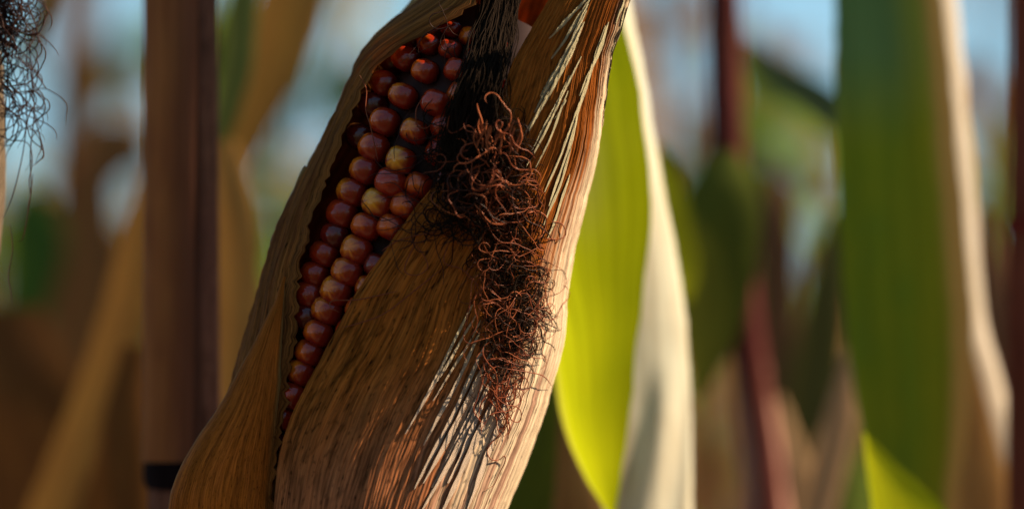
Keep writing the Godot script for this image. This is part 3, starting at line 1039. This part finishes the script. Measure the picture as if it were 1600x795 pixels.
	blade("maize_leaf", [[330.0, 1530.0, 1546.0, -30.0, 50.0, 10.0, -2300.0], [430.0, 1520.0, 1580.0, -30.0, 50.0, 20.0, -2300.0], [600.0, 1540.0, 1640.0, -30.0, 50.0, 30.0, -2300.0], [900.0, 1560.0, 1680.0, -30.0, 50.0, 30.0, -2300.0]], "dull_leaf", tinted(Color(0.26, 0.12, 0.06), Color(0.20, 0.09, 0.045), 64), "reddish brown leaf in front of the sky at the lower right margin")
	# -- leaves behind the left stalk
	blade("maize_leaf", [[-150.0, 460.0, 580.0, -40.0, 30.0, 30.0, -1500.0], [0.0, 405.0, 505.0, -40.0, 30.0, 40.0, -1500.0], [100.0, 372.0, 474.0, -40.0, 30.0, 40.0, -1500.0], [200.0, 338.0, 420.0, -40.0, 30.0, 40.0, -1500.0], [300.0, 300.0, 372.0, -40.0, 30.0, 40.0, -1500.0], [480.0, 220.0, 290.0, -40.0, 30.0, 30.0, -1500.0]], "dull_leaf", tinted(Color(0.56, 0.27, 0.06), Color(0.44, 0.20, 0.05), 34), "tan leaf sloping down behind the thick left stalk from the top")
	blade("maize_leaf", [[-150.0, 390.0, 430.0, -40.0, 30.0, 30.0, -1380.0], [0.0, 356.0, 404.0, -40.0, 30.0, 40.0, -1380.0], [100.0, 346.0, 394.0, -40.0, 30.0, 40.0, -1380.0], [200.0, 322.0, 366.0, -40.0, 30.0, 30.0, -1380.0], [280.0, 300.0, 322.0, -40.0, 30.0, 10.0, -1380.0]], "dull_leaf", tinted(Color(0.15, 0.18, 0.05), Color(0.11, 0.13, 0.04), 35), "olive green leaf lying over the sloping tan leaf at the top")
	blade("maize_leaf", [[220.0, 340.0, 372.0, -40.0, 30.0, 20.0, -1250.0], [320.0, 332.0, 398.0, -40.0, 30.0, 30.0, -1250.0], [450.0, 330.0, 404.0, -40.0, 30.0, 30.0, -1250.0], [650.0, 320.0, 396.0, -40.0, 30.0, 30.0, -1250.0], [1000.0, 300.0, 380.0, -40.0, 30.0, 30.0, -1250.0]], "dull_leaf", tinted(Color(0.52, 0.26, 0.07), Color(0.42, 0.19, 0.05), 36), "upright tan leaf in the gap between left stalk and ear")
	blade("maize_leaf", [[250.0, 224.0, 262.0, -40.0, 30.0, 20.0, -1700.0], [350.0, 192.0, 270.0, -40.0, 30.0, 30.0, -1700.0], [480.0, 158.0, 240.0, -40.0, 30.0, 30.0, -1700.0], [620.0, 112.0, 186.0, -40.0, 30.0, 30.0, -1700.0], [800.0, 40.0, 116.0, -40.0, 30.0, 30.0, -1700.0], [1000.0, -40.0, 30.0, -40.0, 30.0, 20.0, -1700.0]], "dull_leaf", tinted(Color(0.56, 0.26, 0.06), Color(0.46, 0.20, 0.05), 37), "long tan leaf slanting down left from behind the thick stalk")
	blade("maize_leaf", [[190.0, 160.0, 200.0, -30.0, 40.0, 20.0, -4600.0], [240.0, 130.0, 236.0, -30.0, 40.0, 30.0, -4600.0], [290.0, 100.0, 176.0, -30.0, 40.0, 30.0, -4600.0], [400.0, 90.0, 190.0, -30.0, 40.0, 30.0, -4600.0], [560.0, 60.0, 200.0, -30.0, 40.0, 30.0, -4600.0], [800.0, 100.0, 260.0, -30.0, 40.0, 30.0, -4600.0]], "dull_leaf", tinted(Color(0.24, 0.11, 0.04), Color(0.17, 0.075, 0.03), 38), "dark withered leaf left of the thick stalk below the pale gap")
	blade("maize_leaf", [[290.0, 36.0, 60.0, -30.0, 40.0, 20.0, -4200.0], [360.0, 10.0, 100.0, -30.0, 40.0, 30.0, -4200.0], [450.0, 8.0, 86.0, -30.0, 40.0, 30.0, -4200.0], [560.0, -20.0, 40.0, -30.0, 40.0, 20.0, -4200.0]], "dull_leaf", tinted(Color(0.06, 0.12, 0.02), Color(0.05, 0.10, 0.02), 39), "blurred dark green leaf by the hanging silk at the left margin")
	blade("maize_leaf", [[480.0, -60.0, 60.0, -30.0, 40.0, 20.0, -2100.0], [600.0, -80.0, 130.0, -30.0, 40.0, 40.0, -2100.0], [750.0, -60.0, 200.0, -30.0, 40.0, 40.0, -2100.0], [1000.0, -60.0, 240.0, -30.0, 40.0, 40.0, -2100.0]], "dull_leaf", tinted(Color(0.20, 0.08, 0.025), Color(0.14, 0.055, 0.018), 40), "dark brown leaf filling the lower left corner")
	blade("maize_leaf", [[-150.0, 60.0, 110.0, -30.0, 40.0, 20.0, -1900.0], [0.0, 48.0, 86.0, -30.0, 40.0, 20.0, -1900.0], [70.0, 40.0, 64.0, -30.0, 40.0, 10.0, -1900.0], [110.0, 40.0, 48.0, -30.0, 40.0, 4.0, -1900.0]], "dull_leaf", tinted(Color(0.17, 0.15, 0.06), Color(0.13, 0.12, 0.05), 41), "olive leaf tip hanging in from the top left corner")
	blade("maize_leaf", [[540.0, 190.0, 236.0, -30.0, 40.0, 20.0, -1300.0], [700.0, 150.0, 240.0, -30.0, 40.0, 40.0, -1300.0], [1000.0, 120.0, 250.0, -30.0, 40.0, 40.0, -1300.0]], "dull_leaf", tinted(Color(0.22, 0.085, 0.025), Color(0.15, 0.06, 0.018), 42), "dark brown leaf against the foot of the thick left stalk")


func build_margin_ear() -> void:
	var root := P(-90, 900, -20)
	var o := thing("maize_ear", "second maize ear cut by the left edge, its fine dark silk hanging down", "maize ear", root)
	var husk := [
		[-100.0, -150.0, -10.0, -90.0, 80.0, 60.0, -60.0],
		[60.0, -170.0, 0.0, -90.0, 85.0, 90.0, -60.0],
		[160.0, -180.0, 7.0, -90.0, 90.0, 100.0, -60.0],
		[300.0, -190.0, 7.0, -90.0, 92.0, 110.0, -60.0],
		[420.0, -200.0, -4.0, -90.0, 92.0, 110.0, -60.0],
		[900.0, -170.0, -30.0, -90.0, 92.0, 80.0, -60.0],
	]
	part("husk_leaf", leaf_sheet(husk, 60, 60, 2.0, root, tinted(Color(0.18, 0.125, 0.085), Color(0.13, 0.09, 0.06), 51), null, 3.0, 52), M.husk, o)
	var over := func(x: float, y: float) -> float: return -10.0 + 6.0 * sin(x * 0.07)
	var keep := func(x: float, y: float) -> float:
		var mid := 20.0 if y < 130.0 else 34.0
		var w := lerpf(34.0, 22.0, clampf(y / 350.0, 0.0, 1.0))
		return 1.0 if x > mid + w else (-1.0 if x < mid - w - 10.0 else 0.0)
	var t := Tubes.new()
	for n in 150:
		var pts := walk(rng.randf_range(-50, 36), rng.randf_range(-60, 40), rng.randf_range(2, 30), PI / 2 + rng.randfn(0, 0.5), rng.randi_range(20, 46), 3.0, 0.03, 0.008, keep, over)
		thread(t, pts, rng.randf_range(0.8, 1.2), root, 4)
	var tuft := part("silk_tuft", tubes_mesh(t), M.silk_dark, o, "dark matted silk")
	tuft.set_meta("kind", "stuff")
	for n in 34:
		var pts := walk(rng.randf_range(-6, 46), rng.randf_range(20, 120), rng.randf_range(4, 24), PI / 2 + rng.randfn(0, 0.4), rng.randi_range(36, 92), 3.0, 0.03, 0.008, keep, over)
		t = Tubes.new()
		thread(t, pts, rng.randf_range(0.75, 1.1), root, 4)
		part("silk_strand", tubes_mesh(t), M.silk_dark, tuft)
	var given := [
		[[14, 350], [18, 390], [12, 430], [16, 455], [18, 478]], [[8, 60], [10, 120], [7, 190], [10, 230]],
		[[36, 90], [58, 120], [70, 138], [64, 128], [50, 100]], [[46, 160], [66, 235], [60, 250], [48, 260]], [[50, 270], [44, 320], [34, 372], [24, 376]],
		[[40, 40], [46, 90], [52, 170], [46, 240], [48, 300]], [[30, 80], [40, 160], [36, 230], [20, 300], [4, 340]],
	]
	for g in given:
		var c := Curve3D.new()
		for k in g.size():
			var prev: Array = g[maxi(k - 1, 0)]
			var next: Array = g[mini(k + 1, g.size() - 1)]
			var d := Vector3(next[0] - prev[0], next[1] - prev[1], 0) / 6.0
			c.add_point(Vector3(g[k][0], g[k][1], rng.randf_range(-8, 6)), -d, d)
		c.bake_interval = 3.0
		t = Tubes.new()
		thread(t, c.get_baked_points(), 0.9, root, 4)
		part("silk_strand", tubes_mesh(t), M.silk_dark, tuft)


# ---------------------------------------------------------------- the field behind

func plant_mesh(seed_: int) -> ArrayMesh:
	var r := RandomNumberGenerator.new()
	r.seed = seed_
	var st := SurfaceTool.new()
	st.begin(Mesh.PRIMITIVE_TRIANGLES)
	var t := Tubes.new()
	var pts := PackedVector3Array()
	var rad := PackedFloat32Array()
	var tall := r.randf_range(1.7, 2.2)
	for j in 12:
		var q := j / 11.0
		pts.append(Vector3(sin(q * 2.0 + seed_) * 0.03, q * tall, cos(q * 1.7 + seed_) * 0.03))
		rad.append(lerpf(0.013, 0.005, q))
	t.add(pts, rad, 7, Color(0.13, 0.05, 0.03))
	var m := tubes_mesh(t)
	st.append_from(m, 0, Transform3D.IDENTITY)
	for k in 12:
		var h := lerpf(0.15, tall - 0.15, pow(k / 11.0, 1.25))
		var ang := k * PI + r.randfn(0.0, 0.5)
		var dir := Vector3(cos(ang), 0, sin(ang))
		var side := Vector3(-sin(ang), 0, cos(ang))
		var long := r.randf_range(0.35, 0.62)
		var green := r.randf() < 0.25
		var c := Color(0.14, 0.20, 0.03) if green else Color(0.48, 0.29, 0.10).lerp(Color(0.22, 0.09, 0.04), r.randf())
		var pos := PackedVector3Array()
		var col := PackedColorArray()
		var droop := r.randf_range(0.6, 1.5)
		for j in 12:
			var q := j / 11.0
			var out := long * (sin(q * 1.4) * 0.62)
			var up := long * (0.42 * sin(minf(q * 2.2, 1.6)) - droop * q * q)
			var w := 0.036 * sin(PI * pow(clampf(q * 0.94 + 0.05, 0, 1), 0.7)) + 0.002
			var tw := side.rotated(dir, q * r.randf_range(0.3, 1.2))
			for i in 3:
				var e := i - 1.0
				pos.append(Vector3(0, h, 0) + dir * out + Vector3(0, up - absf(e) * -0.008, 0) + tw * w * e)
				col.append(c)
		st.append_from(sheet(3, 12, pos, col, 0.0), 0, Transform3D.IDENTITY)
	return st.commit()


func build_field() -> void:
	# the crop behind, too blurred to tell one plant from the next
	var r := RandomNumberGenerator.new()
	r.seed = 31
	var field := thing("maize_field", "blurred mass of dry maize plants far behind the ear", "maize field", Vector3.ZERO)
	field.set_meta("kind", "stuff")
	for v in 4:
		var mm := MultiMesh.new()
		mm.transform_format = MultiMesh.TRANSFORM_3D
		mm.mesh = plant_mesh(200 + v * 13)
		var where: Array[Transform3D] = []
		for row in 11:
			var z := -2.6 - row * 0.75
			var n := 5 + row
			for k in n:
				if (k + row) % 4 != v:
					continue
				var half := 0.55 + row * 0.2
				var x := lerpf(-half, half, (k + r.randf()) / n)
				if absf(x) > 2.6:
					continue
				where.append(Transform3D(Basis(Vector3.UP, r.randf() * TAU).scaled(Vector3.ONE * r.randf_range(0.8, 1.08)), Vector3(x, 0, z + r.randf_range(-0.2, 0.2))))
		for row in 4:      # the next rows on the near side of the path
			for k in 12:
				if (k + row) % 4 != v:
					continue
				where.append(Transform3D(Basis(Vector3.UP, r.randf() * TAU).scaled(Vector3.ONE * r.randf_range(0.85, 1.1)), Vector3(lerpf(-2.2, 2.2, (k + r.randf()) / 12.0), 0, 0.75 + row * 0.7 + r.randf_range(-0.15, 0.15))))
		mm.instance_count = where.size()
		for k in where.size():
			mm.set_instance_transform(k, where[k])
		var o := MultiMeshInstance3D.new()
		o.name = "maize_plants"
		o.multimesh = mm
		o.material_override = M.dull_leaf
		o.set_meta("kind", "stuff")
		o.set_meta("kind", "stuff")
		field.add_child(o, true)


func build_setting() -> void:
	var g := MeshInstance3D.new()
	g.name = "ground"
	var nz := FastNoiseLite.new()
	nz.seed = 91
	nz.frequency = 0.7
	var pos := PackedVector3Array()
	var col := PackedColorArray()
	var n := 90
	for j in n:
		for i in n:
			var a := (float(i) / (n - 1) * 2.0 - 1.0)
			var b := (float(j) / (n - 1) * 2.0 - 1.0)
			var x := signf(a) * pow(absf(a), 3.0) * 400.0
			var z := signf(b) * pow(absf(b), 3.0) * 400.0
			pos.append(Vector3(x, nz.get_noise_2d(x, z) * 0.05 - 0.03, z))
			col.append(Color(0.11, 0.07, 0.04) * (1.0 + 0.5 * nz.get_noise_2d(x * 3.0, z * 3.0)))
	g.mesh = sheet(n, n, pos, col, 0.2)
	var m := plain("soil", Color.WHITE, 0.95, true)
	m.albedo_texture = tex.tone
	m.uv1_triplanar = true
	m.uv1_world_triplanar = true
	m.uv1_scale = Vector3(1.7, 1.7, 1.7)
	g.material_override = m
	g.set_meta("kind", "structure")
	add_child(g)

	var h := MeshInstance3D.new()
	h.name = "hills"
	pos = PackedVector3Array()
	col = PackedColorArray()
	for j in 10:
		for i in 80:
			var x := lerpf(-160.0, 160.0, i / 79.0)
			var q := j / 9.0
			var top := 3.6 + 1.6 * nz.get_noise_2d(x * 0.12, 4.0) + 0.8 * nz.get_noise_2d(x * 0.5, 9.0)
			pos.append(Vector3(x, top * sin(q * PI) - 0.3, -95.0 - 30.0 * (1.0 - q) + nz.get_noise_2d(x * 0.3, q * 9.0) * 3.0))
			col.append(Color(0.07, 0.075, 0.03))
	h.mesh = sheet(80, 10, pos, col, 0.3)
	h.material_override = plain("far_woods", Color.WHITE, 0.95, true)
	h.set_meta("kind", "structure")
	add_child(h)


func _ready() -> void:
	rng.seed = 2024
	view = Basis(Vector3.RIGHT, deg_to_rad(PITCH))

	var cam := Camera3D.new()
	cam.name = "camera"
	add_child(cam)
	cam.transform = Transform3D(view, EYE)
	var lens := CameraAttributesPhysical.new()
	lens.frustum_focal_length = 12.0 / (397.5 * PX / FOCUS)
	lens.frustum_focus_distance = FOCUS - 0.022
	lens.frustum_near = 0.02
	lens.frustum_far = 900.0
	lens.exposure_aperture = 5.2
	cam.attributes = lens
	cam.fov = rad_to_deg(2.0 * atan(397.5 * PX / FOCUS))
	cam.near = 0.02
	cam.far = 900.0
	cam.current = true

	var sky := ProceduralSkyMaterial.new()
	sky.sky_top_color = Color(0.25, 0.375, 0.485)
	sky.sky_horizon_color = Color(0.475, 0.600, 0.640)
	sky.sky_curve = 0.16
	sky.ground_bottom_color = Color(0.129, 0.097, 0.064)
	sky.ground_horizon_color = Color(0.322, 0.322, 0.290)
	sky.sun_angle_max = 12.0
	var env := Environment.new()
	env.background_mode = Environment.BG_SKY
	env.sky = Sky.new()
	env.sky.sky_material = sky
	env.tonemap_mode = Environment.TONE_MAPPER_LINEAR
	env.tonemap_exposure = 2.85
	env.sdfgi_enabled = true
	env.ssao_enabled = true
	env.ssil_enabled = true
	var we := WorldEnvironment.new()
	we.name = "air"
	we.environment = env
	add_child(we)

	var sun := DirectionalLight3D.new()
	sun.name = "sun"
	sun.light_energy = 1.6
	sun.light_color = Color(1.0, 0.93, 0.80)
	sun.light_angular_distance = 0.5
	sun.shadow_enabled = true
	add_child(sun)
	var towards := Vector3(0.76, 0.58, -0.06).normalized()
	sun.look_at_from_position(towards * 10.0, Vector3.ZERO, Vector3.UP)

	materials()
	build_setting()
	build_field()
	build_neighbours()
	build_ear()
